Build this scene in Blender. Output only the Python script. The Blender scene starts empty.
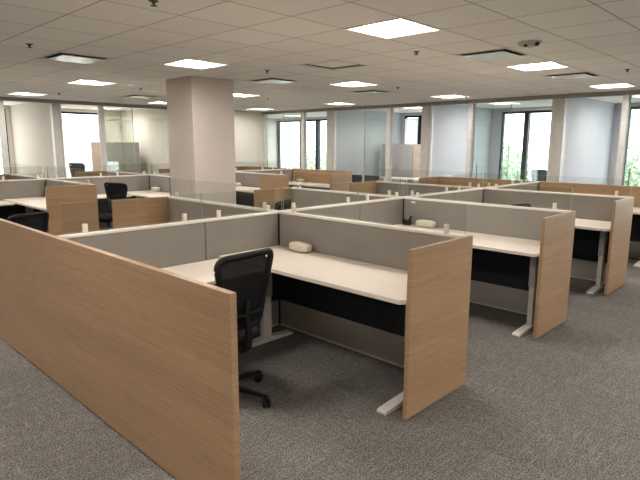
import bpy, bmesh, math, random
from mathutils import Vector, Matrix
random.seed(4)
PI = math.pi
S = bpy.context.scene
C = S.collection

# ------------------------------------------------------------------ materials
def new_mat(name):
    m = bpy.data.materials.new(name); m.use_nodes = True
    nt = m.node_tree; nt.nodes.clear()
    return m, nt, nt.nodes, nt.links
def principled(nt, col, rough=.6, spec=.3, metal=0.):
    b = nt.nodes.new('ShaderNodeBsdfPrincipled'); o = nt.nodes.new('ShaderNodeOutputMaterial')
    b.inputs['Base Color'].default_value = (*col, 1); b.inputs['Roughness'].default_value = rough
    b.inputs['Specular IOR Level'].default_value = spec; b.inputs['Metallic'].default_value = metal
    nt.links.new(b.outputs[0], o.inputs[0]); return b
def coords(nt, scale=(1, 1, 1), jitter=False):
    tc = nt.nodes.new('ShaderNodeTexCoord'); mp = nt.nodes.new('ShaderNodeMapping')
    mp.inputs['Scale'].default_value = scale
    nt.links.new(tc.outputs['Object'], mp.inputs['Vector'])
    if jitter:
        oi = nt.nodes.new('ShaderNodeObjectInfo'); ml = nt.nodes.new('ShaderNodeMath'); ml.operation = 'MULTIPLY'
        ml.inputs[1].default_value = 7.3; nt.links.new(oi.outputs['Random'], ml.inputs[0])
        nt.links.new(ml.outputs[0], mp.inputs['Location'])
    return mp.outputs['Vector']
def noise(nt, vec, scale, detail=2, rough=.5):
    n = nt.nodes.new('ShaderNodeTexNoise'); n.inputs['Scale'].default_value = scale
    n.inputs['Detail'].default_value = detail; n.inputs['Roughness'].default_value = rough
    nt.links.new(vec, n.inputs['Vector']); return n.outputs['Fac']
def ramp(nt, fac, stops):
    r = nt.nodes.new('ShaderNodeValToRGB'); e = r.color_ramp.elements
    e[0].position, e[0].color = stops[0][0], (*stops[0][1], 1)
    e[1].position, e[1].color = stops[-1][0], (*stops[-1][1], 1)
    for p, c in stops[1:-1]:
        x = e.new(p); x.color = (*c, 1)
    nt.links.new(fac, r.inputs[0]); return r.outputs[0]
def mix(nt, a, b, fac, mode='MIX'):
    n = nt.nodes.new('ShaderNodeMix'); n.data_type = 'RGBA'; n.blend_type = mode
    for s, v in ((n.inputs['Factor'], fac), (n.inputs['A'], a), (n.inputs['B'], b)):
        if isinstance(v, (int, float)): s.default_value = v
        elif isinstance(v, tuple): s.default_value = (*v, 1)
        else: nt.links.new(v, s)
    return n.outputs['Result']
def math_n(nt, op, a, b=None, c=None):
    n = nt.nodes.new('ShaderNodeMath'); n.operation = op
    for i, v in enumerate((a, b, c)):
        if v is None: continue
        if isinstance(v, (int, float)): n.inputs[i].default_value = v
        else: nt.links.new(v, n.inputs[i])
    return n.outputs[0]
def bump(nt, b, h, strength=.2, dist=.002):
    n = nt.nodes.new('ShaderNodeBump'); n.inputs['Strength'].default_value = strength; n.inputs['Distance'].default_value = dist
    nt.links.new(h, n.inputs['Height']); nt.links.new(n.outputs[0], b.inputs['Normal'])

def plain(name, col, rough=.5, spec=.3, metal=0., var=.06, scale=9):
    m, nt, N, L = new_mat(name); b = principled(nt, col, rough, spec, metal)
    f = noise(nt, coords(nt), scale, 3)
    lo = tuple(c * (1 - var) for c in col); hi = tuple(min(1, c * (1 + var)) for c in col)
    L.new(ramp(nt, f, [(.3, lo), (.7, hi)]), b.inputs['Base Color']); return m
def mk_fabric(name, col):
    m, nt, N, L = new_mat(name); b = principled(nt, col, .9, .1)
    v = coords(nt, (1, 1, 1), True)
    f = noise(nt, v, 420, 2); g = noise(nt, v, 3.5, 2)
    c1 = ramp(nt, f, [(.25, tuple(c * .82 for c in col)), (.75, tuple(c * 1.14 for c in col))])
    c2 = ramp(nt, g, [(.3, (.94, .94, .94)), (.7, (1.04, 1.04, 1.04))])
    L.new(mix(nt, c1, c2, 1., 'MULTIPLY'), b.inputs['Base Color']); bump(nt, b, f, .25, .001); return m
def mk_wood(name, col):
    m, nt, N, L = new_mat(name); b = principled(nt, col, .36, .5)
    v = coords(nt, (.8, .8, 46), True)
    n1 = noise(nt, v, 1.6, 5, .6)
    v2 = coords(nt, (5, 5, 190), True); n2 = noise(nt, v2, 2.0, 3, .6)
    v3 = coords(nt, (.35, .35, 4.2), True); n3 = noise(nt, v3, 1.5, 2, .5)
    dk = tuple(c * k for c, k in zip(col, (.76, .73, .70))); lt = tuple(c * k for c, k in zip(col, (1.12, 1.13, 1.14)))
    c1 = ramp(nt, n1, [(.22, dk), (.5, col), (.8, lt)])
    c2 = ramp(nt, n2, [(.3, (.78, .76, .73)), (.62, (1.06, 1.06, 1.06))])
    c3 = ramp(nt, n3, [(.3, (.9, .89, .88)), (.7, (1.06, 1.06, 1.06))])
    c = mix(nt, mix(nt, c1, c2, .85, 'MULTIPLY'), c3, 1., 'MULTIPLY')
    L.new(c, b.inputs['Base Color']); bump(nt, b, n2, .12, .001); return m
def mk_carpet():
    m, nt, N, L = new_mat('carpet'); b = principled(nt, (.1, .1, .1), .95, .05)
    geo = coords(nt)
    sep = N.new('ShaderNodeSeparateXYZ'); L.new(geo, sep.inputs[0])
    P = .61
    px = math_n(nt, 'DIVIDE', sep.outputs[0], P); py = math_n(nt, 'DIVIDE', sep.outputs[1], P)
    ix = math_n(nt, 'FLOOR', px); iy = math_n(nt, 'FLOOR', py)
    par = math_n(nt, 'MODULO', math_n(nt, 'ABSOLUTE', math_n(nt, 'ADD', ix, iy)), 2.)
    cmb = N.new('ShaderNodeCombineXYZ'); L.new(ix, cmb.inputs[0]); L.new(iy, cmb.inputs[1])
    wn = N.new('ShaderNodeTexWhiteNoise'); L.new(cmb.outputs[0], wn.inputs['Vector'])
    def streak(sx, sy):
        v = coords(nt, (sx, sy, 1)); return noise(nt, v, 1., 4, .65)
    a = streak(5.5, 75); c = streak(75, 5.5)
    s1 = ramp(nt, a, [(.53, (0, 0, 0)), (.60, (.45, .45, .45)), (.68, (1, 1, 1))])
    s2 = ramp(nt, c, [(.53, (0, 0, 0)), (.60, (.45, .45, .45)), (.68, (1, 1, 1))])
    st = mix(nt, s1, s2, par); st2 = mix(nt, s2, s1, par)
    st = mix(nt, st, st2, .35)
    fine = noise(nt, coords(nt), 115, 4, .85)
    med = noise(nt, coords(nt), 26, 3, .7)
    base = ramp(nt, fine, [(.36, (.020, .019, .018)), (.5, (.130, .122, .112)), (.63, (.40, .375, .34))])
    base2 = ramp(nt, med, [(.3, (.80, .80, .80)), (.7, (1.18, 1.18, 1.18))])
    base = mix(nt, base, base2, 1., 'MULTIPLY')
    col = mix(nt, base, (.46, .435, .395), math_n(nt, 'MULTIPLY', st, .42))
    tone = ramp(nt, wn.outputs[0], [(0, (.90, .90, .90)), (1, (1.09, 1.09, 1.09))])
    col = mix(nt, col, tone, 1., 'MULTIPLY')
    L.new(col, b.inputs['Base Color']); bump(nt, b, fine, .5, .004); return m
TX, TY, TP = .395, -1.015, .61
def mk_ceiling():
    m, nt, N, L = new_mat('ceiling_tile'); b = principled(nt, (.6, .57, .53), .9, .1)
    geo = coords(nt); sep = N.new('ShaderNodeSeparateXYZ'); L.new(geo, sep.inputs[0])
    def line(o, off):
        f = math_n(nt, 'FRACT', math_n(nt, 'DIVIDE', math_n(nt, 'SUBTRACT', o, off), TP))
        return math_n(nt, 'ABSOLUTE', math_n(nt, 'SUBTRACT', f, .5))   # .5 at the joint
    lx = line(sep.outputs[0], TX); ly = line(sep.outputs[1], TY)
    d = math_n(nt, 'MAXIMUM', lx, ly)
    joint = ramp(nt, d, [(.489, (0, 0, 0)), (.494, (1, 1, 1))])
    px = math_n(nt, 'FLOOR', math_n(nt, 'DIVIDE', math_n(nt, 'SUBTRACT', sep.outputs[0], TX), TP))
    py = math_n(nt, 'FLOOR', math_n(nt, 'DIVIDE', math_n(nt, 'SUBTRACT', sep.outputs[1], TY), TP))
    cmb = N.new('ShaderNodeCombineXYZ'); L.new(px, cmb.inputs[0]); L.new(py, cmb.inputs[1])
    wn = N.new('ShaderNodeTexWhiteNoise'); L.new(cmb.outputs[0], wn.inputs['Vector'])
    tone = ramp(nt, wn.outputs[0], [(0, (.83, .80, .755)), (1, (.88, .85, .805))])
    spk = ramp(nt, noise(nt, coords(nt), 260, 2), [(.35, (.94, .94, .94)), (.65, (1.03, 1.03, 1.03))])
    col = mix(nt, tone, spk, 1., 'MULTIPLY')
    L.new(mix(nt, col, (.23, .21, .19), math_n(nt, 'MULTIPLY', joint, .85)), b.inputs['Base Color'])
    bump(nt, b, math_n(nt, 'SUBTRACT', 1., joint), .5, .004); return m
def mk_glass(name, tint, refl=.06, rough=0.0):
    m, nt, N, L = new_mat(name)
    t = N.new('ShaderNodeBsdfTransparent'); g = N.new('ShaderNodeBsdfGlossy'); mx = N.new('ShaderNodeMixShader'); o = N.new('ShaderNodeOutputMaterial')
    lw = N.new('ShaderNodeFresnel'); ge = N.new('ShaderNodeNewGeometry')
    L.new(math_n(nt, 'MULTIPLY_ADD', ge.outputs['Backfacing'], 1 / 1.45 - 1.45, 1.45), lw.inputs['IOR'])   # same reflectance at both faces of the pane
    cl = noise(nt, coords(nt), 1.3, 2)
    L.new(ramp(nt, cl, [(.3, tuple(c * .985 for c in tint)), (.7, tint)]), t.inputs['Color'])
    g.inputs['Roughness'].default_value = rough; g.inputs['Color'].default_value = (.95, .98, .97, 1)
    # a pane has two faces: half of the coating at each
    L.new(math_n(nt, 'MULTIPLY', lw.outputs[0], refl / .06), mx.inputs[0])
    L.new(t.outputs[0], mx.inputs[1]); L.new(g.outputs[0], mx.inputs[2]); L.new(mx.outputs[0], o.inputs[0]); return m
def mk_emit(name, col, strength):
    m, nt, N, L = new_mat(name); e = N.new('ShaderNodeEmission'); o = N.new('ShaderNodeOutputMaterial')
    c = ramp(nt, noise(nt, coords(nt), 14, 1), [(.3, tuple(x * .97 for x in col)), (.7, col)])
    L.new(c, e.inputs['Color']); e.inputs['Strength'].default_value = strength
    L.new(e.outputs[0], o.inputs[0]); return m
def mk_mesh(name):
    m, nt, N, L = new_mat(name)
    b = N.new('ShaderNodeBsdfPrincipled'); b.inputs['Base Color'].default_value = (.011, .012, .013, 1); b.inputs['Roughness'].default_value = .75
    b.inputs['Specular IOR Level'].default_value = .2
    t = N.new('ShaderNodeBsdfTransparent'); mx = N.new('ShaderNodeMixShader'); o = N.new('ShaderNodeOutputMaterial')
    w = noise(nt, coords(nt, (1, 1, 1)), 500, 1)
    L.new(math_n(nt, 'MULTIPLY_ADD', w, .10, .84), mx.inputs[0])
    L.new(t.outputs[0], mx.inputs[1]); L.new(b.outputs[0], mx.inputs[2]); L.new(mx.outputs[0], o.inputs[0]); return m
def mk_shade():
    m, nt, N, L = new_mat('roller_shade_cloth')
    d = N.new('ShaderNodeBsdfDiffuse'); t = N.new('ShaderNodeBsdfTranslucent'); mx = N.new('ShaderNodeMixShader'); o = N.new('ShaderNodeOutputMaterial')
    c = ramp(nt, noise(nt, coords(nt), 300, 1), [(.3, (.86, .85, .83)), (.7, (.92, .91, .89))])
    L.new(c, d.inputs[0]); L.new(c, t.inputs[0]); mx.inputs[0].default_value = .6
    L.new(d.outputs[0], mx.inputs[1]); L.new(t.outputs[0], mx.inputs[2]); L.new(mx.outputs[0], o.inputs[0]); return m
def mk_leaf():
    m, nt, N, L = new_mat('foliage'); b = principled(nt, (.1, .2, .05), .7, .2)
    f = noise(nt, coords(nt, (1, 1, 1), True), 2.2, 4)
    L.new(ramp(nt, f, [(.3, (.27, .33, .22)), (.6, (.45, .52, .38)), (.8, (.60, .65, .52))]), b.inputs['Base Color']); return m

M = dict(
    wood=mk_wood('oak_laminate', (.405, .262, .15)),
    fabric=mk_fabric('grey_fabric', (.265, .243, .217)),
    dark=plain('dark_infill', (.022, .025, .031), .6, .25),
    rail=plain('white_trim', (.74, .69, .62), .45, .3),
    lower=plain('grey_painted_panel', (.37, .35, .32), .55, .3, var=.02),
    desk=plain('white_laminate', (.73, .66, .565), .42, .35, var=.02),
    metal=plain('white_powder_coat', (.66, .62, .56), .4, .4),
    tube=plain('grey_coat_and_leg_shade', (.40, .39, .36), .4, .4),  # on the desk legs this grey stands for shade below the desktop
    clip=plain('white_clip_plastic', (.76, .71, .63), .4, .4),
    module=plain('white_knit_cover', (.68, .63, .53), .8, .15, var=.14, scale=70),
    black=plain('black_plastic', (.009, .009, .010), .5, .25),
    chrome=plain('brushed_metal', (.45, .45, .45), .25, .5, 1.),
    seat=mk_fabric('black_seat_fabric', (.014, .014, .016)),
    mesh=mk_mesh('chair_mesh'),
    blue=mk_fabric('dark_blue_fabric', (.018, .03, .045)),
    carpet=mk_carpet(), ceil=mk_ceiling(),
    wall_p=plain('beige_paint', (.50, .43, .368), .8, .2, var=.015, scale=2),
    wall=plain('cream_paint', (.66, .625, .56), .8, .2, var=.015, scale=2),
    wall_w=plain('white_paint', (.52, .535, .57), .8, .2, var=.015, scale=2),
    column=plain('column_paint', (.61, .545, .495), .8, .2, var=.02, scale=2),
    post=plain('storefront_aluminium', (.54, .52, .49), .45, .4),
    jamb=plain('door_jamb_aluminium', (.62, .61, .58), .35, .4),
    header=plain('header_aluminium', (.33, .31, .29), .45, .3),
    mull=plain('black_mullion', (.02, .021, .025), .5, .3),
    glass=mk_glass('office_glass', (.955, .977, .968), .06),
    doorglass=mk_glass('door_glass', (.945, .972, .962), .06),
    screen=mk_glass('screen_glass', (.945, .955, .945), .035),
    edge=plain('glass_edge', (.20, .24, .21), .3, .5),
    ext=mk_glass('exterior_glass', (.93, .96, .955), .05),
    lens=mk_emit('lamp_lens', (1., .935, .878), 49),
    fixture=plain('fixture_white', (.82, .80, .76), .5, .3, var=.02),
    taupe=plain('taupe_laminate', (.40, .37, .33), .5, .3, var=.03),
    reflector=plain('dimmed_lamp_reflector', (.30, .285, .265), .5, .3, var=.02),  # white inner sides of the lamp, their dimness put into the grey
    plaque=plain('gloss_white_plaque', (.85, .84, .81), .22, .7, var=.01),
    vent=plain('diffuser_white', (.62, .60, .57), .5, .3, var=.02),
    duct=plain('shaded_duct_interior', (.06, .057, .053), .9, .1),  # near-black colour stands for the shade inside the vents
    grey=plain('grey_cabinet_laminate', (.42, .41, .43), .5, .3, var=.03),
    spr=plain('dark_bronze', (.07, .062, .055), .5, .4),
    camgrey=plain('grey_housing', (.42, .40, .38), .5, .3),
    shade=mk_shade(), leaf=mk_leaf(),
    bark=plain('bark', (.12, .08, .05), .9, .1, var=.3),
    lawn=plain('outside_paving', (.42, .43, .40), .9, .1, var=.25, scale=.15),
)

# ------------------------------------------------------------------ helpers
_cache = {}
def box(bm, x0, x1, y0, y1, z0, z1, bev=0., seg=2):
    x0, x1 = min(x0, x1), max(x0, x1); y0, y1 = min(y0, y1), max(y0, y1)
    r = bmesh.ops.create_cube(bm, size=1.)
    vs = r['verts']
    for v in vs:
        v.co = Vector(((x0 + x1) / 2 + v.co.x * (x1 - x0), (y0 + y1) / 2 + v.co.y * (y1 - y0), (z0 + z1) / 2 + v.co.z * (z1 - z0)))
    if bev:
        es = list({e for v in vs for e in v.link_edges})
        bmesh.ops.bevel(bm, geom=es, offset=bev, segments=seg, profile=.5, affect='EDGES')
def prism(bm, pts, z0, z1, bev=0.):
    lo = [bm.verts.new((x, y, z0)) for x, y in pts]; hi = [bm.verts.new((x, y, z1)) for x, y in pts]
    fs = [bm.faces.new(lo[::-1]), bm.faces.new(hi)]
    n = len(pts)
    for i in range(n): fs.append(bm.faces.new((lo[i], lo[(i + 1) % n], hi[(i + 1) % n], hi[i])))
    bmesh.ops.recalc_face_normals(bm, faces=fs)
    if bev:
        es = list({e for f in fs[:2] for e in f.edges})
        bmesh.ops.bevel(bm, geom=es, offset=bev, segments=2, profile=.5, affect='EDGES')
def lathe(bm, prof, n=24, c=(0, 0, 0), axis='z'):
    rings = []
    for r, z in prof:
        ring = []
        for k in range(n):
            a = 2 * PI * k / n
            p = (r * math.cos(a), r * math.sin(a), z)
            if axis == 'y': p = (p[0], p[2], p[1])
            if axis == 'x': p = (p[2], p[0], p[1])
            ring.append(bm.verts.new((p[0] + c[0], p[1] + c[1], p[2] + c[2])))
        rings.append(ring)
    fs = []
    for a, b in zip(rings, rings[1:]):
        for k in range(n): fs.append(bm.faces.new((a[k], a[(k + 1) % n], b[(k + 1) % n], b[k])))
    fs.append(bm.faces.new(rings[0][::-1])); fs.append(bm.faces.new(rings[-1]))
    bmesh.ops.recalc_face_normals(bm, faces=fs)
def tube(bm, pts, r, n=10, closed=False):
    pts = [Vector(p) for p in pts]; m = len(pts); rings = []
    rad = r if isinstance(r, (list, tuple)) else [r] * m
    for i, p in enumerate(pts):
        a = pts[(i - 1) % m] if (closed or i) else p; b = pts[(i + 1) % m] if (closed or i < m - 1) else p
        t = (b - a).normalized()
        u = t.cross(Vector((0, 0, 1)))
        if u.length < .05: u = t.cross(Vector((0, 1, 0)))
        u.normalize(); w = t.cross(u)
        rings.append([bm.verts.new(p + rad[i] * (math.cos(2 * PI * k / n) * u + math.sin(2 * PI * k / n) * w)) for k in range(n)])
    fs = []
    for i in range(m if closed else m - 1):
        a, b = rings[i], rings[(i + 1) % m]
        for k in range(n): fs.append(bm.faces.new((a[k], a[(k + 1) % n], b[(k + 1) % n], b[k])))
    if not closed:
        fs.append(bm.faces.new(rings[0][::-1])); fs.append(bm.faces.new(rings[-1]))
    bmesh.ops.recalc_face_normals(bm, faces=fs)
def mesh_of(key, fn, mat, smooth=False):
    if key in _cache: return _cache[key]
    bm = bmesh.new(); fn(bm)
    me = bpy.data.meshes.new(str(key)); bm.to_mesh(me); bm.free()
    me.materials.append(mat)
    if smooth:
        for p in me.polygons: p.use_smooth = True
    _cache[key] = me; return me
_n = [0]
def obj(name, fn, mat, parent=None, key=None, smooth=False, loc=None):
    _n[0] += 1
    me = mesh_of(key or ('u', _n[0]), fn, mat, smooth)
    if key is None: me.name = name
    o = bpy.data.objects.new(name, me); C.objects.link(o)
    if parent is not None: o.parent = parent
    if loc: o.location = loc
    return o
def tag(o, label, cat, group=None, kind=None):
    o['label'] = label; o['category'] = cat
    if group: o['group'] = group
    if kind: o['kind'] = kind
    return o
def thing(name, label, cat, loc=(0, 0, 0), rz=0., group=None):
    o = bpy.data.objects.new(name, None); C.objects.link(o); o.empty_display_size = .2
    o.location = loc; o.rotation_euler = (0, 0, rz)
    return tag(o, label, cat, group)
def struct(name, fn, mat, label, cat, parent=None, smooth=False):
    o = obj(name, fn, mat, parent, smooth=smooth)
    if parent is None:
        o['kind'] = 'structure'; o['label'] = label; o['category'] = cat
    return o
def copy_tree(o, parent=None):
    c = o.copy(); C.objects.link(c)
    if parent is not None: c.parent = parent
    for ch in list(o.children): copy_tree(ch, c)
    return c
def B(*a, **k): return lambda bm: box(bm, *a, **k)

# ------------------------------------------------------------------ dimensions
W, D, H, E = 1.931, 1.915, 1.07, .697
ZC = 2.645
XW, YW = 7.79, 9.51          # office fronts
XE, YE = 11.0, 12.5          # outer walls
X0, Y0 = -7.0, -8.2          # walls behind the photographer
J2 = 6.17                    # second cluster
ROW = {1: 'front row', 2: 'second row', 3: 'third row', 4: 'fourth row'}
ORD = ['first', 'second', 'third', 'fourth']

# ------------------------------------------------------------------ shell
def floor_fn(bm): box(bm, X0, XE, Y0, YE, -.12, 0)
struct('floor', floor_fn, M['carpet'], 'grey patterned carpet tile floor', 'floor')

lights, vents, open_tiles = {}, {}, {}
for i in (-20 // 2, -5, 0, 5, 10):
    for j in (-10, -5, 0, 5, 10, 15): lights[(i, j)] = 1
for ij in ((14, 9), (14, 5), (14, 0), (3, 18), (5, 20), (15, 18), (-1, 20)): lights[ij] = 1
for ij in ((-2, 6), (3, 0), (7, 0), (3, 6), (7, 6), (3, 13)): vents[ij] = 1
open_tiles[(2, 3)] = 1
skip = set(lights) | set(vents) | set(open_tiles)
def ceil_fn(bm):
    i0 = math.floor((X0 - TX) / TP); i1 = math.ceil((XE - TX) / TP); j0 = math.floor((Y0 - TY) / TP); j1 = math.ceil((YE - TY) / TP)
    for i in range(i0, i1):
        for j in range(j0, j1):
            if (i, j) in skip: continue
            x0, x1 = max(X0, TX + i * TP), min(XE, TX + (i + 1) * TP); y0, y1 = max(Y0, TY + j * TP), min(YE, TY + (j + 1) * TP)
            if x1 - x0 < 1e-4 or y1 - y0 < 1e-4: continue
            bm.faces.new([bm.verts.new(p) for p in ((x0, y0, ZC), (x0, y1, ZC), (x1, y1, ZC), (x1, y0, ZC))])
    bmesh.ops.remove_doubles(bm, verts=bm.verts[:], dist=1e-4)
    r = bmesh.ops.extrude_face_region(bm, geom=bm.faces[:])
    bmesh.ops.translate(bm, vec=(0, 0, .018), verts=[g for g in r['geom'] if isinstance(g, bmesh.types.BMVert)])
    bmesh.ops.recalc_face_normals(bm, faces=bm.faces[:])
struct('ceiling', ceil_fn, M['ceil'], 'suspended ceiling of pale square tiles', 'ceiling')
def roof_fn(bm): box(bm, X0 - .3, XE + .3, Y0 - .3, YE + .3, ZC + .45, ZC + .6)
struct('ceiling_slab', roof_fn, M['duct'], 'slab above the ceiling tiles', 'ceiling')
struct('wall_back', B(X0, XE, Y0 - .12, Y0, 0, ZC + .45), M['wall'], 'plain painted wall behind the photographer', 'wall')
struct('wall_near', B(X0 - .12, X0, Y0, YE, 0, ZC + .45), M['wall'], 'plain painted wall left of the photographer', 'wall')
# column
def col_fn(bm): box(bm, 1.30, 2.06, 3.36, 4.08, 0, ZC - .002, .006, 1)
struct('column', col_fn, M['column'], 'square painted column standing in the aisle behind the second row', 'column')

# outer walls with ribbon windows ---------------------------------------------------------
SILL, HEAD = .42, 2.555
def outer_x(bm):
    box(bm, XE, XE + .2, Y0, YE + .2, 0, SILL); box(bm, XE, XE + .2, Y0, YE + .2, HEAD, ZC + .45)
    for a, b in ((Y0, -7.9), (-2.75, -2.45), (.12, .72), (3.22, 3.9), (6.45, 6.8), (12.47, YE + .2)): box(bm, XE, XE + .2, a, b, SILL, HEAD)
struct('wall_right', outer_x, M['wall_w'], 'white outer wall with windows behind the right offices', 'wall')
def outer_y(bm):
    box(bm, X0, XE, YE, YE + .2, 0, SILL); box(bm, X0, XE, YE, YE + .2, HEAD, ZC + .45)
    for a, b in ((X0, -.42), (1.45, 1.9), (4.1, XE)): box(bm, a, b, YE, YE + .2, SILL, HEAD)
struct('wall_left', outer_y, M['wall'], 'cream outer wall with windows behind the left offices', 'wall')
wn = [0]
def ext_window(axis, pos, a, b, mulls, label):
    wn[0] += 1
    o = bpy.data.objects.new('window_%d' % wn[0], None); C.objects.link(o); o['kind'] = 'structure'; o['label'] = label; o['category'] = 'window'
    def bb(bm, u0, u1, z0, z1, d0, d1):
        if axis == 'x': box(bm, pos + d0, pos + d1, u0, u1, z0, z1)
        else: box(bm, u0, u1, pos + d0, pos + d1, z0, z1)
    def fr(bm):
        t = .05
        bb(bm, a, b, HEAD - .06, HEAD, .02, .12); bb(bm, a, b, SILL, SILL + .06, .02, .12)
        for y in (a, b - t): bb(bm, y, y + t, SILL + .06, HEAD - .06, .02, .12)
        for y in mulls: bb(bm, y - .06, y + .06, SILL + .06, HEAD - .06, .0, .14)
    obj('window_frame', fr, M['mull'], o)
    us = [a + .05] + list(mulls) + [b - .05]
    for k, (u0, u1) in enumerate(zip(us, us[1:])):
        obj('pane', lambda bm: bb(bm, u0 + (.061 if k else .001), u1 - (.061 if k < len(us) - 2 else .001), SILL + .061, HEAD - .061, .065, .073), M['ext'], o)
    return o
ext_window('x', XE, -7.9, -2.75, (-6.2, -4.5), 'outer window beyond the right edge of the photo')
ext_window('x', XE, -2.45, .12, (-1.2,), 'outer window of the office at the right edge of the photo')
ext_window('x', XE, .72, 3.22, (2.53,), 'outer window with black mullion showing trees, behind the tall office glass right of centre')
ext_window('x', XE, 3.9, 6.45, (5.87,), 'outer window half covered by a shade above the grey cabinet')
ext_window('x', XE, 6.8, 12.47, (8.3, 10.3, 11.14), 'outer window of the far corner office')
ext_window('y', YE, -.42, 1.45, (), 'outer window of the office at the left edge of the photo')
ext_window('y', YE, 1.9, 4.1, (), 'outer window of the left office with the shade pulled down')
tag(obj('window_blind', B(1.93, 4.05, YE - .006, YE - .001, SILL - .02, HEAD - .09), M['shade']), 'white roller shade glowing with daylight in the left office', 'shade')
tag(obj('window_blind', B(XE - .006, XE - .001, 5.93, 6.42, SILL - .02, HEAD - .09), M['shade']), 'white roller shade above the grey cabinet in the right office', 'shade')

# demising walls -----------------------------------------------------------------------
dm = []
for k, y in enumerate((-2.6, .47, 3.55, 6.63)):
    struct('wall_divider_%d' % (k + 1), B(XW + .12, XE - .001, y - .06, y + .06, 0, ZC - .002), M['wall_w'],
           'white dividing wall between two right offices, %s from the right' % ORD[k], 'wall')
for k, x in enumerate((-1.46, 1.62, 4.70)):
    struct('wall_partition_%d' % (k + 1), B(x - .06, x + .06, YW + .12, YE - .001, 0, ZC - .002), M['wall_p' if k == 1 else 'wall'],
           'cream dividing wall between two left offices, %s from the left' % ORD[k], 'wall')
struct('wall_corner', lambda bm: (box(bm, 4.85, XW - .01, YW, YW + .12, 0, ZC - .002), box(bm, XW - .01, XW + .11, YW, YE - .001, 0, ZC - .002)), M['wall'],
       'solid cream wall at the far corner right of the column', 'wall')

# storefronts: posts, headers, fixed panes, sliding doors -------------------------------
tn = [0]
def trim(fn, mat, label):
    tn[0] += 1
    return struct('trim_%d' % tn[0], fn, mat, label, 'trim')
FH = 2.565
trim(B(XW - .01, XW + .11, -8.0, YW - .001, FH, ZC - .002), M['header'], 'grey header along the top of the right office glass')
trim(B(X0 + .01, 4.849, YW - .01, YW + .11, FH, ZC - .002), M['header'], 'grey header along the top of the left office glass')
trim(B(XW + .02, XW + .08, -8.0, YW - .001, .0, .06), M['post'], 'low aluminium sill under the right office glass')
trim(B(X0 + .01, 4.849, YW + .02, YW + .08, .0, .06), M['post'], 'low aluminium sill under the left office glass')
def xpost(y0, y1, mat='post', d=.1): trim(B(XW - .02 if mat == 'post' else XW - .005, XW + d, y0, y1, .061, FH - .001), M[mat], 'upright storefront post of the right offices at %.1f metres' % y0)
def ypost(x0, x1, mat='post', d=.1): trim(B(x0, x1, YW - .02 if mat == 'post' else YW - .005, YW + d, .061, FH - .001), M[mat], 'upright storefront post of the left offices at %.1f metres' % x0)
for a, b in ((6.53, 6.75), (3.45, 3.66), (.38, .57), (-2.7, -2.5)): xpost(a, b)
for a, b in ((7.66, 7.79), (4.58, 4.71), (2.35, 2.46), (-.72, -.62), (9.40, 9.505)): xpost(a, b, 'jamb')
for a, b in ((3.38, 3.44), (6.46, 6.52), (.58, .64)): xpost(a, b, 'jamb', .06)
for a, b in ((1.54, 1.70), (4.62, 4.84), (-1.55, -1.38)): ypost(a, b)
for a, b in ((.45, .56), (2.64, 2.76)): ypost(a, b, 'jamb')
ypost(1.71, 1.75, 'jamb', .06)
def xglass(y0, y1, label):
    wn[0] += 1; struct('window_%d' % wn[0], B(XW + .045, XW + .055, y0 + .001, y1 - .001, .061, FH - .001), M['glass'], label, 'window')
def yglass(x0, x1, label):
    wn[0] += 1; struct('window_%d' % wn[0], B(x0 + .001, x1 - .001, YW + .045, YW + .055, .061, FH - .001), M['glass'], label, 'window')
xglass(-7.9, -2.71, 'glass front beyond the right edge of the photo')
xglass(7.79, 9.40, 'fixed glass of the far corner office'); xglass(4.71, 6.46, 'fixed glass in front of the office with the grey cabinet')
xglass(.64, 2.35, 'fixed glass right of centre with trees behind'); xglass(-2.5, -.72, 'fixed glass at the right edge of the photo')
yglass(-1.38, .45, 'fixed glass at the left edge of the photo'); yglass(2.76, 4.62, 'fixed glass left of the column')
dn = [0]
def xdoor(y0, y1, hy, label):
    dn[0] += 1
    o = bpy.data.objects.new('door_%d' % dn[0], None); C.objects.link(o); o['kind'] = 'structure'; o['label'] = label; o['category'] = 'door'
    obj('door_glass', B(XW + .085, XW + .095, y0, y1, .07, FH - .01), M['doorglass'], o)
    def rails(bm):
        box(bm, XW + .08, XW + .10, y0 - .012, y0, .07, FH - .01); box(bm, XW + .08, XW + .10, y1, y1 + .012, .07, FH - .01)
    obj('door_rail', rails, M['tube'], o)
    h = obj('door_handle', lambda bm: tube(bm, [(XW + .12, hy, .85), (XW + .12, hy, 1.25)], .012, 8), M['chrome'], o)
def ydoor(x0, x1, hx, label):
    dn[0] += 1
    o = bpy.data.objects.new('door_%d' % dn[0], None); C.objects.link(o); o['kind'] = 'structure'; o['label'] = label; o['category'] = 'door'
    obj('door_glass', B(x0, x1, YW + .085, YW + .095, .07, FH - .01), M['doorglass'], o)
    def rails(bm):
        box(bm, x0 - .012, x0, YW + .08, YW + .10, .07, FH - .01); box(bm, x1, x1 + .012, YW + .08, YW + .10, .07, FH - .01)
    obj('door_rail', rails, M['tube'], o)
    obj('door_handle', lambda bm: tube(bm, [(hx, YW + .12, .85), (hx, YW + .12, 1.25)], .012, 8), M['chrome'], o)
xdoor(4.72, 5.47, 4.80, 'sliding glass door slid open in front of the office with the grey cabinet')
xdoor(1.52, 2.33, 2.25, 'sliding glass door slid open right of centre')
xdoor(7.80, 8.62, 7.88, 'sliding glass door slid open at the far corner office')
xdoor(-1.55, -.73, -.82, 'sliding glass door slid open at the right edge of the photo')
ydoor(2.79, 3.53, 2.87, 'sliding glass door slid open left of the column')

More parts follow.
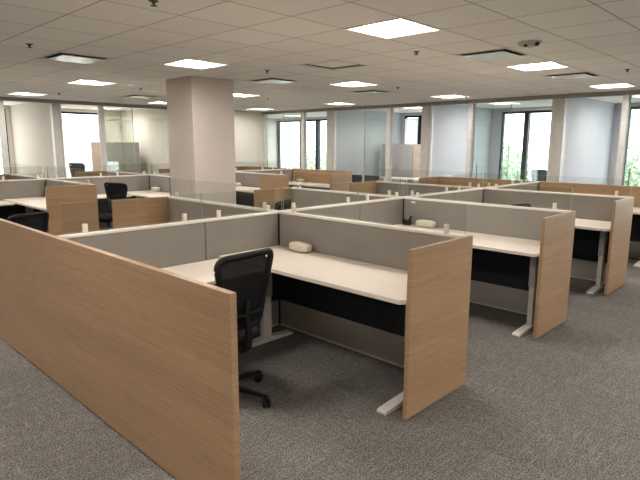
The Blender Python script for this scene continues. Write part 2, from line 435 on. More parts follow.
# ------------------------------------------------------------------ ceiling fixtures
def troffer_frame(bm):
    h = TP / 2 - .002; i = h - .025; t = i - .012
    z0, z1, z2 = -.006, .0, .045
    def ring(a, z): return [bm.verts.new((sx * a, sy * a, z)) for sx, sy in ((-1, -1), (1, -1), (1, 1), (-1, 1))]
    rs = [ring(h, .012), ring(h, z0), ring(i, z0), ring(i, .02), ring(i, .10), ring(h, .10)]
    for a, b in zip(rs, rs[1:] + rs[:1]):
        for k in range(4): bm.faces.new((a[k], a[(k + 1) % 4], b[(k + 1) % 4], b[k]))
    bm.faces.new(ring(h, .10))
    bmesh.ops.recalc_face_normals(bm, faces=bm.faces[:])
def troffer_reflector(bm):
    def ring(a, z): return [bm.verts.new((sx * a, sy * a, z)) for sx, sy in ((-1, -1), (1, -1), (1, 1), (-1, 1))]
    h = TP / 2 - .028
    a, b = ring(h, -.004), ring(h - .033, .062)
    for k in range(4): bm.faces.new((a[k], a[(k + 1) % 4], b[(k + 1) % 4], b[k]))
def troffer_lens(bm):
    t = TP / 2 - .062
    n = 12   # gently bowed lens
    cols = []
    for k in range(n + 1):
        x = -t + 2 * t * k / n; z = .060 - .035 * (1 - (x / t) ** 2)
        cols.append((bm.verts.new((x, -t, z)), bm.verts.new((x, t, z)), bm.verts.new((x, -t, .08)), bm.verts.new((x, t, .08))))
    for a, b in zip(cols, cols[1:]):
        bm.faces.new((a[0], a[1], b[1], b[0])); bm.faces.new((a[2], b[2], b[3], a[3]))
        bm.faces.new((a[0], b[0], b[2], a[2])); bm.faces.new((a[1], a[3], b[3], b[1]))
    for c in (cols[0], cols[-1]): bm.faces.new((c[0], c[2], c[3], c[1]))
    bmesh.ops.recalc_face_normals(bm, faces=bm.faces[:])
LROW = {0: 'above the front row', 5: 'above the aisle by the column', 10: 'above the third row', 15: 'close to the left office glass'}
LCOL = {0: 'line over the second bays', 5: 'line over the third bays', 10: 'line beside the right offices'}
for (i, j) in lights:
    x, y = TX + (i + .5) * TP, TY + (j + .5) * TP
    if i in LCOL and j in LROW:
        t = thing('ceiling_light', 'lit square ceiling light %s, %s' % (LROW[j], LCOL[i]), 'ceiling light', (x, y, ZC), 0, 'recessed ceiling lights of the open office')
    elif i >= 11 or j >= 16:
        t = thing('ceiling_light', 'lit square ceiling light inside a glazed office', 'ceiling light', (x, y, ZC), 0, 'ceiling lights inside the offices')
    else:
        t = thing('ceiling_light', 'lit square recessed ceiling light outside the picture, around the photographer', 'ceiling light', (x, y, ZC), 0, 'ceiling lights around the photographer')
    obj('frame', troffer_frame, M['fixture'], t, 'troffer_frame'); obj('reflector', troffer_reflector, M['reflector'], t, 'troffer_refl'); obj('diffuser', troffer_lens, M['lens'], t, 'troffer_lens')
def vent_frame(bm):
    h = TP / 2 - .002; i = h - .02; n_ = .17
    def ring(a, z): return [bm.verts.new((sx * a, sy * a, z)) for sx, sy in ((-1, -1), (1, -1), (1, 1), (-1, 1))]
    rs = [ring(h, .012), ring(h, -.005), ring(i, -.005), ring(i - .02, .05), ring(n_, .10), ring(n_, .16), ring(h, .16)]
    for a, b in zip(rs, rs[1:] + rs[:1]):
        for k in range(4): bm.faces.new((a[k], a[(k + 1) % 4], b[(k + 1) % 4], b[k]))
    bm.faces.new(rs[5]); bmesh.ops.recalc_face_normals(bm, faces=bm.faces[:])
def vent_throat(bm):  # skin of the white pan, coloured dark as shade above the plaque
    def ring(a, z): return [bm.verts.new((sx * a, sy * a, z)) for sx, sy in ((-1, -1), (1, -1), (1, 1), (-1, 1))]
    rs = [ring(.282, .0), ring(.255, .048), ring(.168, .097), ring(.168, .155)]
    for a, b in zip(rs, rs[1:]):
        for k in range(4): bm.faces.new((a[k], a[(k + 1) % 4], b[(k + 1) % 4], b[k]))
    bm.faces.new(rs[-1])
VL = {(-2, 6): 'left of the column above the aisle', (3, 0): 'above the third bay of the front row', (7, 0): 'above the fourth bay of the front row',
      (3, 6): 'right of the column above the aisle', (7, 6): 'farther right of the column, above the end of the second row', (3, 13): 'left of the column, far off above the fourth row'}
for (i, j) in vents:
    x, y = TX + (i + .5) * TP, TY + (j + .5) * TP
    t = thing('air_diffuser', 'square white air diffuser %s' % VL[(i, j)], 'air vent', (x, y, ZC), 0, 'square ceiling air diffusers')
    obj('frame', vent_frame, M['vent'], t, 'vent_frame'); obj('throat', vent_throat, M['duct'], t, 'vent_throat')
    pl = obj('plaque', B(-.235, .235, -.235, .235, -.020, -.014, .002), M['plaque'], t, 'vent_plaque')
    obj('hanger', B(-.01, .01, -.01, .01, -.0135, .154), M['duct'], pl, 'vent_hanger')
t = thing('return_vent', 'square return vent with dark slots on two sides above the second row', 'air vent', (TX + 2.5 * TP, TY + 3.5 * TP, ZC))
def rv_frame(bm):
    h = TP / 2 - .002
    for s in (-1, 1):
        box(bm, s * h, s * (h - .012), -h, h, -.003, .012); box(bm, -h + .0125, h - .0125, s * h, s * (h - .012), -.003, .012)
    box(bm, -h, h, -h, h, .0905, .1)
obj('frame', rv_frame, M['vent'], t)
obj('slot', lambda bm: (box(bm, .283, .303, -.303, .303, .0125, .09), box(bm, -.303, .282, .283, .303, .0125, .09),
                        box(bm, .165, .2825, -.288, .2825, .08, .09), box(bm, -.288, .164, .165, .2825, .08, .09),
                        box(bm, -.303, -.283, -.303, .282, .0125, .09), box(bm, -.2825, .282, -.303, -.283, .0125, .09)), M['duct'], t)  # slot walls coloured dark for the shade in the recess
obj('plate', B(-.282, .165, -.282, .165, -.002, .006), M['ceil'], t)
def spr(bm):
    lathe(bm, [(.036, .006), (.034, -.004), (.014, -.007), (.012, -.020), (.006, -.022), (.006, -.030), (.024, -.031), (.024, -.034)], 16)
SP = [((4.62, 2.08), 'over the aisle far right of the column'), ((4.63, 5.55), 'just right of the column, far off'), ((6.96, 2.07), 'in front of the right office glass'),
      ((1.07, 7.76), 'near the left office glass'), ((1.7, 5.63), 'just left of the column'), ((1.69, 2.12), 'in front of the column'),
      ((1.79, -.21), 'above the front row spine beside the biggest light'), ((4.79, -1.46), 'at the right edge of the photo'),
      ((-1.2, 2.39), 'left of the left air diffuser'), ((-1.18, -.04), 'at the top edge of the photo')]
for (x, y), l in SP:
    o = obj('ceiling_sprinkler', spr, M['spr'], None, 'sprinkler', True, (x, y, ZC)); tag(o, 'small dark ceiling sprinkler head ' + l, 'sprinkler', 'ceiling sprinkler heads')
t = thing('ceiling_sensor', 'grey twin-eyed sensor housing on the ceiling above the front row', 'sensor', (2.07, -1.32, ZC), .3)
obj('housing', lambda bm: lathe(bm, [(.11, 0), (.11, -.012), (.09, -.032), (.05, -.045), (.01, -.048)], 28), M['camgrey'], t, smooth=True)
for s in (-1, 1): obj('lens', lambda bm: lathe(bm, [(.003, -.022), (.018, -.015), (.022, 0), (.018, .015), (.003, .022)], 14, (-.06, s * .05 - .02, -.030)), M['black'], t, smooth=True)

# ------------------------------------------------------------------ workstations
TH = .026                    # half thickness of a partition
def part_x(x0, x1, y, seam, label, group):
    """fabric partition running along x"""
    L = x1 - x0
    t = thing('partition', label, 'partition', (x0, y, 0), 0, group)
    kk = ('px', round(L, 3), round(seam, 3))
    obj('fabric_tile', B(0, seam - .004, -TH, TH, .705, H - .022, .004, 1), M['fabric'], t, kk + (1,))
    obj('fabric_tile', B(seam + .004, L, -TH, TH, .705, H - .022, .004, 1), M['fabric'], t, kk + (2,))
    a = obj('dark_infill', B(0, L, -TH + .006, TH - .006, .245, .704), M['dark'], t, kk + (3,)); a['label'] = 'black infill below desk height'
    obj('lower_tile', B(0, L, -TH, TH, .016, .244, .003, 1), M['lower'], t, kk + (4,))
    obj('base_trim', B(0, L, -TH - .004, TH + .004, .0, .015, .003, 1), M['metal'], t, kk + (5,))
    obj('top_rail', B(0, L, -TH - .002, TH + .002, H - .021, H, .004, 1), M['rail'], t, kk + (6,))
    return t
def part_y(x, y0, y1, label, group, wood=False):
    L = y1 - y0
    t = thing('partition', label, 'partition', (x, y0, 0), 0, group)
    kk = ('py', round(L, 3), wood); seam = L / 2; m = M['wood'] if wood else M['fabric']
    if wood: obj('wood_face', B(-TH, TH, 0, L, .705, H, .003, 1), m, t, kk + (1,))
    else:
        obj('fabric_tile', B(-TH, TH, 0, L, .705, H - .022, .004, 1), m, t, kk + (1,))
        obj('top_rail', B(-TH - .002, TH + .002, 0, L, H - .021, H, .004, 1), M['rail'], t, kk + (6,))
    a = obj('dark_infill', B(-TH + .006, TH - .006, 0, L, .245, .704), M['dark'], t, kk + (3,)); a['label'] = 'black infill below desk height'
    obj('lower_tile', B(-TH, TH, 0, L, .016, .244, .003, 1), M['lower'], t, kk + (4,))
    obj('base_trim', B(-TH - .004, TH + .004, 0, L, .0, .015, .003, 1), M['metal'], t, kk + (5,))
    if wood: obj('outer_panel', B(TH + .001, TH + .022, 0, L, .004, H, .002, 1), M['wood'], t, kk + (7,))
    return t
def post_fn(bm): box(bm, -.02, .02, -.02, .02, 0, H - .022); 
def cap_fn(bm): box(bm, -.0315, .0315, -.0315, .0315, H - .0215, H, .003, 1)
def clip_fn(bm):
    box(bm, -.016, .016, -.013, -.0045, H + .002, H + .062, .003, 1); box(bm, -.016, .016, .0045, .013, H + .002, H + .062, .003, 1)
    box(bm, -.016, .016, -.013, .013, H + .0008, H + .0115, .002, 1)
def edged(o, ax):
    me = o.data              # polished edges of the pane
    if len(me.materials) == 1:
        me.materials.append(M['edge'])
        for p in me.polygons: p.material_index = 0 if abs(p.normal[ax]) > .9 else 1
    return o
def glass_x(x0, x1, y, clips, label):
    t = thing('glass_screen', label, 'glass screen', (x0, y, H), 0, 'clear glass screens clipped on the partitions')
    edged(obj('pane', B(0, x1 - x0, -.004, .004, .0125, .21), M['screen'], t, ('gx', round(x1 - x0, 3))), 1)
    for c in clips:
        o = obj('clip', clip_fn, M['clip'], t, 'clip', loc=(c - x0, 0, -H)); o['label'] = 'white clip holding the glass'
    return t
def glass_y(x, y0, y1, clips, label):
    t = thing('glass_screen', label, 'glass screen', (x, y0, H), 0, 'clear glass screens clipped on the partitions')
    edged(obj('pane', B(-.004, .004, 0, y1 - y0, .0125, .21), M['screen'], t, ('gy', round(y1 - y0, 3))), 0)
    for c in clips:
        o = obj('clip', clip_fn, M['clip'], t, 'clip', loc=(0, c - y0, -H)); o['label'] = 'white clip holding the glass'; o.rotation_euler = (0, 0, PI / 2)
    return t
def desk(xs, yj, s, label):
    t = thing('standing_desk', label, 'desk', (xs, yj, 0), 0, 'white height-adjustable desks')
    x0, x1 = -E, -.034
    def top(bm):
        a, b = s * .036, s * (D - .03)
        prism(bm, [(x1, a), (x1, b), (x0 + .05, b), (x0, b - s * .04), (x0, a)], .732, .762, .004)
    obj('desktop', top, M['desk'], t, ('desk', s))
    for k, yy in enumerate((s * .26, s * (D - .17))):
        def foot(bm):
            ht = [(-E - .012, .012), (-E + .003, .022), (-.42, .040), (-.36, .040), (-.12, .022), (-.10, .012)]
            lo = [bm.verts.new((x, yy + d, .003)) for d in (-.036, .036) for x, z in ht]
            hi = [bm.verts.new((x, yy + d, z + .004)) for d in (-.036, .036) for x, z in ht]
            n = len(ht)
            for i in range(n - 1):
                bm.faces.new((hi[i], hi[i + 1], hi[n + i + 1], hi[n + i])); bm.faces.new((lo[i], lo[i + 1], lo[n + i + 1], lo[n + i]))
                bm.faces.new((lo[i], lo[i + 1], hi[i + 1], hi[i])); bm.faces.new((lo[n + i], lo[n + i + 1], hi[n + i + 1], hi[n + i]))
            for i in (0, n - 1): bm.faces.new((lo[i], lo[n + i], hi[n + i], hi[i]))
            bmesh.ops.recalc_face_normals(bm, faces=bm.faces[:])
        lg = obj('leg', lambda bm: box(bm, -.435, -.345, yy - .025, yy + .025, .046, .46, .004, 1), M['metal'], t, ('leg', s, k))
        obj('foot', foot, M['metal'], lg, ('foot', s, k))
        u = obj('upper_tube', lambda bm: box(bm, -.442, -.338, yy - .031, yy + .031, .40, .7165, .005, 1), M['tube'], lg, ('upper', s, k)); u['label'] = 'upper tube of the leg, greyed for the shade under the desktop'  # shade under the desktop put into the darker coat
        obj('bracket', lambda bm: box(bm, -.64, -.10, yy - .035, yy + .035, .717, .7315), M['black'], lg, ('bracket', s, k))
    obj('crossbar', lambda bm: box(bm, -.41, -.37, s * .30, s * (D - .21), .675, .716, .003, 1), M['black'], t, ('cross', s))
    return t
def return_desk(xa, xs, yj, s, label):
    """side table along the back partition from the panel at xa to the desk"""
    t = thing('return_desk', label, 'desk', (xs, yj, 0), 0, 'white side tables along the back partitions')
    L = xs - xa - .04; x1 = -E - .012
    def top(bm):
        box(bm, -L, x1, s * .036, s * .63, .716, .742, .003, 1)
    obj('desktop', top, M['desk'], t, ('ret', s, round(L, 2)))
    def sup(x):
        return lambda bm: box(bm, x, x + .025, s * .06, s * .56, .0, .715, .003, 1)
    obj('support_panel', sup(-L + .01), M['tube'], t, ('rsup', s, 1, round(L, 2)))
    return t
def module_fn(bm):
    hw, hl, hh = .05, .118, .08
    r = bmesh.ops.create_icosphere(bm, subdivisions=4, radius=1.)
    for v in r['verts']:
        p = v.co
        f = lambda a, e: math.copysign(abs(a) ** e, a)
        v.co = Vector((f(p.x, .55) * hw, f(p.y, .62) * hl, f(p.z, .55) * hh / 2 + hh / 2))
def module(xs, yj, s, label):
    o = obj('desk_power_module', module_fn, M['module'], None, 'module', True, (xs - .10, yj + s * .385, .763)); return tag(o, label, 'desk accessory', 'white rounded modules on the desks')
def end_panel(xs, ye, s, label):
    o = obj('end_panel', B(-E + .018, TH + .006, min(0, s * .03), max(0, s * .03), .012, H, .0025, 1), M['wood'], None, ('end', s), loc=(xs, ye, 0))
    return tag(o, label, 'end panel', 'oak end panels of the workstations')

DX = {0.: 0., J2: .15}
def cluster(yj, rows):
    dx = DX[yj]
    lo, hi = rows
    # posts
    for k in range(4):
        x = k * W + dx
        t = thing('connector_post', 'dark white-capped corner post, %s from the left between %s and %s' % (ORD[k], ROW[lo], ROW[hi]), 'post', (x, yj, 0), 0, 'corner posts of the partitions')
        obj('shaft', post_fn, M['dark'], t, 'post'); obj('cap', cap_fn, M['rail'], t, 'postcap')
    # line between the two rows
    for k in range(4):
        xa, xb = (k - 1) * W + dx, k * W + dx
        x0, x1 = xa + (.002 if k == 0 else .034), xb - .034
        part_x(x0, x1, yj, xa + 1.12 - x0, 'grey fabric partition between the %s bays of the %s and %s' % (ORD[k], ROW[lo], ROW[hi]), 'grey partitions between rows')
        glass_x(xa + .035, xa + 1.105, yj, (xa + .18, xa + .95), 'clear clipped glass screen, left half, between the %s bays of %s and %s' % (ORD[k], ROW[lo], ROW[hi]))
        glass_x(xa + 1.115, xb - .055, yj, (xa + 1.27, xa + 1.80), 'clear clipped glass screen, right half, between the %s bays of %s and %s' % (ORD[k], ROW[lo], ROW[hi]))
    for r, s in ((lo, -1), (hi, 1)):
        ye = yj + s * (D - .03)
        ya, yb = sorted((yj + s * .034, yj + s * (D - .032)))
        for k in range(4):
            x = k * W + dx
            wood = k == 3
            part_y(x, ya, yb, ('oak-faced end partition at the right of the fourth bay in the %s' % ROW[r]) if wood else
                   'grey fabric spine partition between the %s and %s bays of the %s' % (ORD[k], ORD[k + 1], ROW[r]),
                   None if wood else 'grey spine partitions between bays', wood)
            if not wood:
                g0, g1 = sorted((yj + s * .06, yj + s * (D - .04)))
                glass_y(x, g0, g1, (yj + s * .2, yj + s * 1.73), 'clear glass screen on the spine between the %s and %s bays of the %s' % (ORD[k], ORD[k + 1], ROW[r]))
            end_panel(x, yj + s * (D - .03), s, 'oak end panel closing the desk of the %s bay in the %s' % (ORD[k], ROW[r]))
            if r != 4:
                desk(x, yj, s, 'white height-adjustable desk in the %s bay of the %s' % (ORD[k], ROW[r]))
                return_desk(x - W + (.0 if k else -.0), x, yj, s, 'white side table along the back partition in the %s bay of the %s' % (ORD[k], ROW[r]))
    o = obj('wood_panel', B(-.036, -.001, -D, D, .008, H, .0025, 1), M['wood'], None, 'long', loc=(-W + dx, yj, 0))
    tag(o, 'long oak side panel in the left foreground, closing the first bays' if lo == 1 else 'long oak side panel at the far left of the third and fourth rows', 'wood panel')
cluster(0., (1, 2))
cluster(J2, (3, 4))
MODS = [(0, 0., -1, 'white rounded module at the back of the nearest desk in the front row'),
        (1, 0., -1, 'white rounded module on the second desk of the front row, beside the small black bracket'),
        (2, 0., -1, 'white rounded module on the third desk of the front row'),
        (0, J2, -1, 'white rounded module half hidden behind the leftmost oak end panel'),
        (1, J2, -1, 'white rounded module on the desk left of the column'),
        (2, J2, -1, 'white rounded module on the desk right of the column'),
        (3, J2, -1, 'white rounded module on the far desk in front of the oak end partition')]
for k, yj, s, l in MODS: module(k * W + DX[yj], yj, s, l)
# small black bracket on the second desk
t = thing('clamp_bracket', 'small black bracket standing on the second desk of the front row by the corner', 'bracket', (W - .09, -.13, .7625), .5)
obj('base', B(-.03, .03, -.045, .045, 0, .055, .006), M['black'], t); obj('arm', lambda bm: tube(bm, [(0, -.02, .055), (.0, -.035, .085), (.0, -.05, .10)], .011, 8), M['black'], t)
obj('handle', lambda bm: tube(bm, [(0, .03, .054), (0, .035, .075)], .008, 8), M['black'], t)
o = obj('paper_tag', B(-.0012, 0, -.06, .0, 0, .022), M['rail'], None, loc=(W - TH - .0005, -.13, H - .062)); tag(o, 'small white tag stuck under the rail of the second spine near the corner', 'tag')

# ------------------------------------------------------------------ office chairs
def back_outline(n=10):
    """closed outline in the (x, z) plane of the back, wider on top"""
    P = [(-.212, .985, .09), (.216, .990, .035), (.118, .545, .05), (-.118, .545, .05)]
    pts = []
    for i, (x, z, r) in enumerate(P):
        p = Vector((x, z)); a = Vector(P[i - 1][:2]); b = Vector(P[(i + 1) % 4][:2])
        d1 = (a - p).normalized(); d2 = (b - p).normalized()
        s, e = p + d1 * r, p + d2 * r
        for k in range(n + 1):
            u = k / n
            pts.append((1 - u) ** 2 * s + 2 * u * (1 - u) * p + u * u * e)
    return pts
def by(x, z):                # depth of the back: reclined, hollow
    return -.235 - .10 * (z - .55) - .03 * math.sin((z - .5) / .5 * PI) + .35 * x * x
def back_frame(bm):
    pts = [(p.x, by(p.x, p.y), p.y) for p in back_outline()]
    tube(bm, pts, .021, 8, True)
def back_mesh(bm):
    o = back_outline(6); xs = lambda z: .113 + (.207 - .113) * (z - .545) / .44
    nz, nx = 12, 8; g = []
    for i in range(nz + 1):
        z = .552 + (.978 - .552) * i / nz
        w = xs(z) - (.05 if i in (0, nz) else .016 if i in (1, nz - 1) else .0)
        g.append([bm.verts.new((-w + 2 * w * k / nx, by(-w + 2 * w * k / nx, z), z)) for k in range(nx + 1)])
    for a, b in zip(g, g[1:]):
        for k in range(nx): bm.faces.new((a[k], a[k + 1], b[k + 1], b[k]))
    r = bmesh.ops.extrude_face_region(bm, geom=bm.faces[:])
    bmesh.ops.translate(bm, vec=(0, .004, 0), verts=[q for q in r['geom'] if isinstance(q, bmesh.types.BMVert)])
    bmesh.ops.recalc_face_normals(bm, faces=bm.faces[:])
def seat_fn(bm):
    nx = 16; rings = []
    def outline(k, sc, z):
        out = []
        for i in range(40):
            a = 2 * PI * i / 40; c, s = math.cos(a), math.sin(a)
            e = .5
            x = math.copysign(abs(c) ** e, c) * .222 * sc; y = math.copysign(abs(s) ** e, s) * .24 * sc
            zz = z - (.025 if z > .44 else .0) * max(0, (y - .12)) / .12
            out.append(bm.verts.new((x, y + .02, zz)))
        return out
    for sc, z in ((.80, .42), (.94, .425), (1., .445), (.99, .468), (.93, .485), (.7, .492), (.35, .488)): rings.append(outline(0, sc, z))
    for a, b in zip(rings, rings[1:]):
        for k in range(40): bm.faces.new((a[k], a[(k + 1) % 40], b[(k + 1) % 40], b[k]))
    bm.faces.new(rings[0][::-1]); bm.faces.new(rings[-1]); bmesh.ops.recalc_face_normals(bm, faces=bm.faces[:])
A0 = math.radians(-68.5)
def base_fn(bm):
    lathe(bm, [(.045, .075), (.05, .085), (.045, .12), (.032, .135)], 20)
    for k in range(5):
        a = A0 + 2 * PI * k / 5; c, s = math.cos(a), math.sin(a)
        st = [(.03, .022, .082, .115), (.17, .018, .075, .10), (.30, .014, .066, .082), (.345, .011, .066, .078)]
        q = []
        for r, w, z0, z1 in st:
            q.append([bm.verts.new((r * c - d * s, r * s + d * c, z)) for d, z in ((-w, z0), (w, z0), (w * .8, z1), (-w * .8, z1))])
        for m, n in zip(q, q[1:]):
            for i in range(4): bm.faces.new((m[i], m[(i + 1) % 4], n[(i + 1) % 4], n[i]))
        bm.faces.new(q[0]); bm.faces.new(q[-1][::-1])
    bmesh.ops.recalc_face_normals(bm, faces=bm.faces[:])
def caster_fn(a):
    def f(bm):
        c, s = .335 * math.cos(a), .335 * math.sin(a)
        for d in (-.016, .016):
            b2 = bmesh.new(); lathe(b2, [(.018, -.010), (.028, -.008), (.028, .008), (.018, .010)], 18, (0, 0, 0), 'x')
            for v in b2.verts:
                x, y, z = v.co + Vector((d, 0, .0285)); v.co = Vector((c + x * math.cos(a + .6) - y * math.sin(a + .6), s + x * math.sin(a + .6) + y * math.cos(a + .6), z))
            me = bpy.data.meshes.new('tmp'); b2.to_mesh(me); b2.free(); bm.from_mesh(me); bpy.data.meshes.remove(me)
        tube(bm, [(c, s, .03), (c, s, .07)], .007, 8)
    return f
def make_chair(label):
    t = thing('office_chair', label, 'chair')
    b = obj('base', base_fn, M['black'], t, 'ch_base')
    for k in range(5):
        a = A0 + 2 * PI * k / 5
        obj('caster', caster_fn(a), M['black'], b, ('ch_caster', k), True)
    obj('gas_lift', lambda bm: (lathe(bm, [(.026, .136), (.026, .27), (.016, .272), (.016, .375)], 18)), M['black'], t, 'ch_lift', True)
    m = obj('mechanism', lambda bm: (box(bm, -.09, .09, -.17, .13, .376, .419, .012), box(bm, -.035, .035, -.26, -.15, .385, .412, .006)), M['black'], t, 'ch_mech')
    obj('lever', lambda bm: tube(bm, [(.09, -.02, .395), (.19, -.03, .39), (.245, -.035, .382)], [.006, .006, .010], 8), M['chrome'], m, 'ch_lever', True)
    obj('seat', seat_fn, M['seat'], t, 'ch_seat', True)
    f = obj('backrest', back_frame, M['black'], t, 'ch_back', True)
    o = obj('mesh_panel', back_mesh, M['mesh'], f, 'ch_mesh', True); o['label'] = 'see-through black mesh'
    obj('back_support', lambda bm: (tube(bm, [(0, -.25, .40), (0, -.29, .43), (0, -.30, .52), (0, -.285, .66), (0, -.30, .72)], [.022, .024, .022, .018, .012], 10),
                                    tube(bm, [(-.125, by(.12, .63) - .012, .64), (-.08, -.275, .63), (0, -.29, .63), (.08, -.275, .63), (.125, by(.12, .63) - .012, .64)], .011, 8)), M['black'], t, 'ch_sup', True)
    return t
ch = make_chair('black mesh office chair partly behind the long oak panel in the nearest bay')
ch['group'] = 'black office chairs'
CH = [((-1.275, -.85), 0., 1.02, None),
      ((.83, 1.24), .4, 1.015, 'black office chair in the second row, only its top showing behind the partition crossing'),
      ((2.78, -1.30), PI - .1, 1.0, 'black office chair in the third bay of the front row, mostly hidden by the partition'),
      ((-1.47, 2.50), .22, .96, 'dark office chair with rounded back showing above the long oak panel at the left'),
      ((.72, 5.12), 2.1, 1.0, 'black office chair in the third row, left of the column'),
      ((2.28, 10.55), 2.2, 1.15, 'tall office chair inside the left office in front of the bright shade'),
      ((8.75, 1.0), 2.6, 1.12, 'office chair inside the office at the right, against the window with trees')]
for k, ((x, y), rz, sc, l) in enumerate(CH):
    c = ch if k == 0 else copy_tree(ch)
    c.location = (x, y, 0); c.rotation_euler = (0, 0, rz); c.scale = (1., 1., sc)
    if l: c['label'] = l

# guest chairs in the office with the grey cabinet
def gc_seat(bm): box(bm, -.25, .25, -.24, .24, .40, .47, .025, 3)
def gc_back(bm): box(bm, -.25, .25, -.26, -.21, .52, .84, .02, 3)
def gc_leg(x, y): return lambda bm: tube(bm, [(x, y, .0), (x * .95, y * .95, .40)], .013, 8)
def guest(label, loc, rz):
    t = thing('guest_chair', label, 'chair', loc, rz, 'dark blue guest chairs')
    obj('seat', gc_seat, M['blue'], t, 'gc_seat', True); obj('backrest', gc_back, M['blue'], t, 'gc_back', True)
    for i, (x, y) in enumerate(((-.22, -.21), (.22, -.21), (-.22, .21), (.22, .21))): obj('leg', gc_leg(x, y), M['black'], t, ('gc_leg', i), True)
    for i, x in enumerate((-.2, .2)): obj('back_post', lambda bm: tube(bm, [(x, -.22, .44), (x, -.245, .56)], .012, 8), M['black'], t, ('gc_post', i), True)
guest('dark blue guest chair behind the office glass, left one of the pair', (8.42, 6.05, 0), -PI / 2)
guest('dark blue guest chair behind the office glass, right one of the pair', (8.42, 5.45, 0), -PI / 2)

# office furniture
def cabinet(label, loc, w, d, h, front, grey):
    """front: '-x' or '-y' is the grey face"""
    t = thing('storage_cabinet', label, 'cabinet', loc)
    if front == '-x':        # width along y, depth along x
        obj('body', B(.022, d, .022, w, .0, h, .003, 1), M[grey], t)
        obj('side_panel', B(0, d, 0, .02, 0, h, .002, 1), M['wood'], t)
        for a, b in ((.024, w / 2 - .003), (w / 2 + .003, w)):
            dr = obj('door', B(0, .02, a, b, .06, h - .002, .002, 1), M[grey], t)
            y = b - .04 if a < w / 4 else a + .04
            obj('handle', lambda bm: tube(bm, [(-.02, y, .9), (-.02, y, 1.1)], .006, 8), M['chrome'], dr)
    else:
        obj('body', B(.022, w, .022, d, .0, h, .003, 1), M[grey], t)
        obj('side_panel', B(0, .02, 0, d, 0, h, .002, 1), M['wood'], t)
        for a, b in ((.024, w / 2 - .003), (w / 2 + .003, w)):
            dr = obj('door', B(a, b, 0, .02, .06, h - .002, .002, 1), M[grey], t)
            x = b - .04 if a < w / 4 else a + .04
            obj('handle', lambda bm: tube(bm, [(x, -.02, .9), (x, -.02, 1.1)], .006, 8), M['chrome'], dr)
cabinet('tall grey cabinet with oak side in the right office, behind the white desk', (9.62, 5.13, 0), 1.12, .6, 1.68, '-x', 'grey')
cabinet('tall grey cabinet with oak side in the left office beside the bright shade', (3.40, 10.95, 0), .98, .95, 1.70, '-y', 'taupe')
def office_desk(label, loc, lx, ly):
    t = thing('office_desk', label, 'desk', loc)
    obj('desktop', B(0, lx, 0, ly, .715, .745, .003, 1), M['desk'], t)
    for x in (.04, lx - .09):
        for y in (.04, ly - .09): obj('leg', lambda bm: box(bm, x, x + .05, y, y + .05, 0, .714, .003, 1), M['metal'], t)
    obj('modesty_panel', B(lx * .5, lx * .5 + .018, .12, ly - .12, .42, .714), M['grey'], t)
office_desk('white desk in front of the grey cabinet in the right office', (8.78, 4.25, 0), .75, 1.75)
office_desk('white desk in the left office in front of the grey cabinet', (2.86, 10.05, 0), .5, .75)

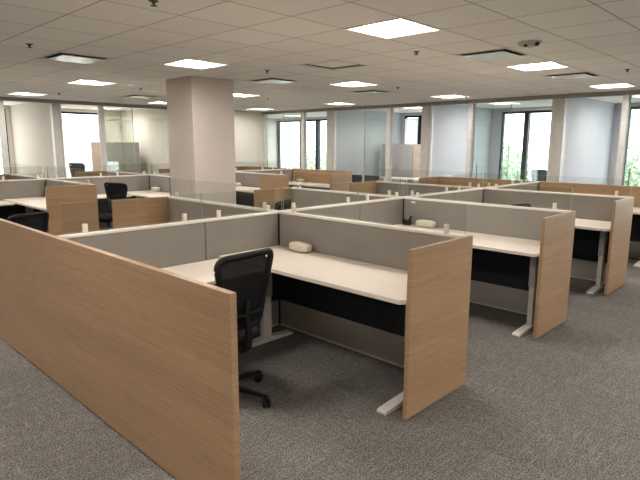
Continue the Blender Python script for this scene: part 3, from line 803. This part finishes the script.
# ------------------------------------------------------------------ outside
struct('ground_outside', B(XE + 2, 140, -70, 140, -8.2, -8.0), M['lawn'], 'pale ground far below outside the windows', 'ground')
def tree_mesh(seed):
    rnd = random.Random(seed)
    blobs = []
    for _ in range(9):
        a = rnd.uniform(0, 2 * PI); r = rnd.uniform(.2, 1.7)
        blobs.append((Vector((r * math.cos(a), r * math.sin(a), rnd.uniform(4.6, 8.2))), rnd.uniform(1.0, 1.7)))
    def f(bm):
        for c, R in blobs:
            for _ in range(420):
                d = Vector((rnd.gauss(0, 1), rnd.gauss(0, 1), rnd.gauss(0, 1))).normalized() * R * rnd.uniform(.55, 1.05)
                p = c + d; n = Vector((rnd.gauss(0, 1), rnd.gauss(0, 1), rnd.gauss(0, 1) + .6)).normalized()
                u = n.orthogonal().normalized(); w = n.cross(u); s = rnd.uniform(.08, .17)
                bm.faces.new([bm.verts.new(p + q) for q in (u * s, w * s * .6 + n * s * .2, -u * s, -w * s * .6 + n * s * .1)])
    def tr(bm):
        tube(bm, [(0, 0, 0), (.05, 0, 2.), (0, .05, 4.4), (.1, 0, 6.8)], [.26, .2, .15, .05], 9)
        for c, R in blobs[:6]: tube(bm, [(0, .03, 3.6), tuple(c * .6 + Vector((0, 0, 1.6))), tuple(c)], [.1, .07, .03], 6)
    return f, tr
TR = [(27, 12.6, 1.06), (36, 14.5, .98), (29.5, 4.2, 1.14), (44, 10.0, 1.02), (30, 28.6, 1.0), (40, 36.5, 1.0), (38, -2.5, 1.1), (48, 20., 1.05), (26, 21.4, .98)]
for k, (x, y, s) in enumerate(TR):
    t = thing('tree', 'leafy green tree outside beyond the office windows', 'tree', (x, y, -8.0), k * 1.7, 'trees outside the windows')
    t.scale = (s * 1.15, s * 1.15, s)
    f, tr = tree_mesh(k % 4)
    obj('foliage', f, M['leaf'], t, ('fol', k % 4)); obj('trunk', tr, M['bark'], t, ('trunk', k % 4), True)

# ------------------------------------------------------------------ daylight
w = bpy.data.worlds.new('World'); S.world = w; w.use_nodes = True
nt = w.node_tree; bg = nt.nodes['Background']
bg.inputs[0].default_value = (.93, .98, 1., 1); bg.inputs[1].default_value = 7.0

# ------------------------------------------------------------------ camera
cd = bpy.data.cameras.new('Camera'); cam = bpy.data.objects.new('Camera', cd); C.objects.link(cam)
f, cx, cy, cz, yaw, pitch, roll = 534.9062, -3.2167, -3.6285, 1.6675, .7682, .1772, .0042
fw = Vector((math.cos(yaw) * math.cos(pitch), math.sin(yaw) * math.cos(pitch), -math.sin(pitch)))
r = fw.cross(Vector((0, 0, 1))).normalized(); u = r.cross(fw)
c_, s_ = math.cos(roll), math.sin(roll); r, u = c_ * r + s_ * u, -s_ * r + c_ * u
cam.matrix_world = Matrix(((r.x, u.x, -fw.x, cx), (r.y, u.y, -fw.y, cy), (r.z, u.z, -fw.z, cz), (0, 0, 0, 1)))
cd.sensor_fit = 'HORIZONTAL'; cd.sensor_width = 36; cd.lens = f / 640 * 36; cd.clip_start = .05; cd.clip_end = 400
S.camera = cam
S.cycles.transparent_max_bounces = 40; S.cycles.diffuse_bounces = 6; S.cycles.max_bounces = 14
vs = S.view_settings
vs.view_transform = 'Standard'; vs.look = 'None'; vs.gamma = 1.; vs.exposure = 0.; vs.use_curve_mapping = False
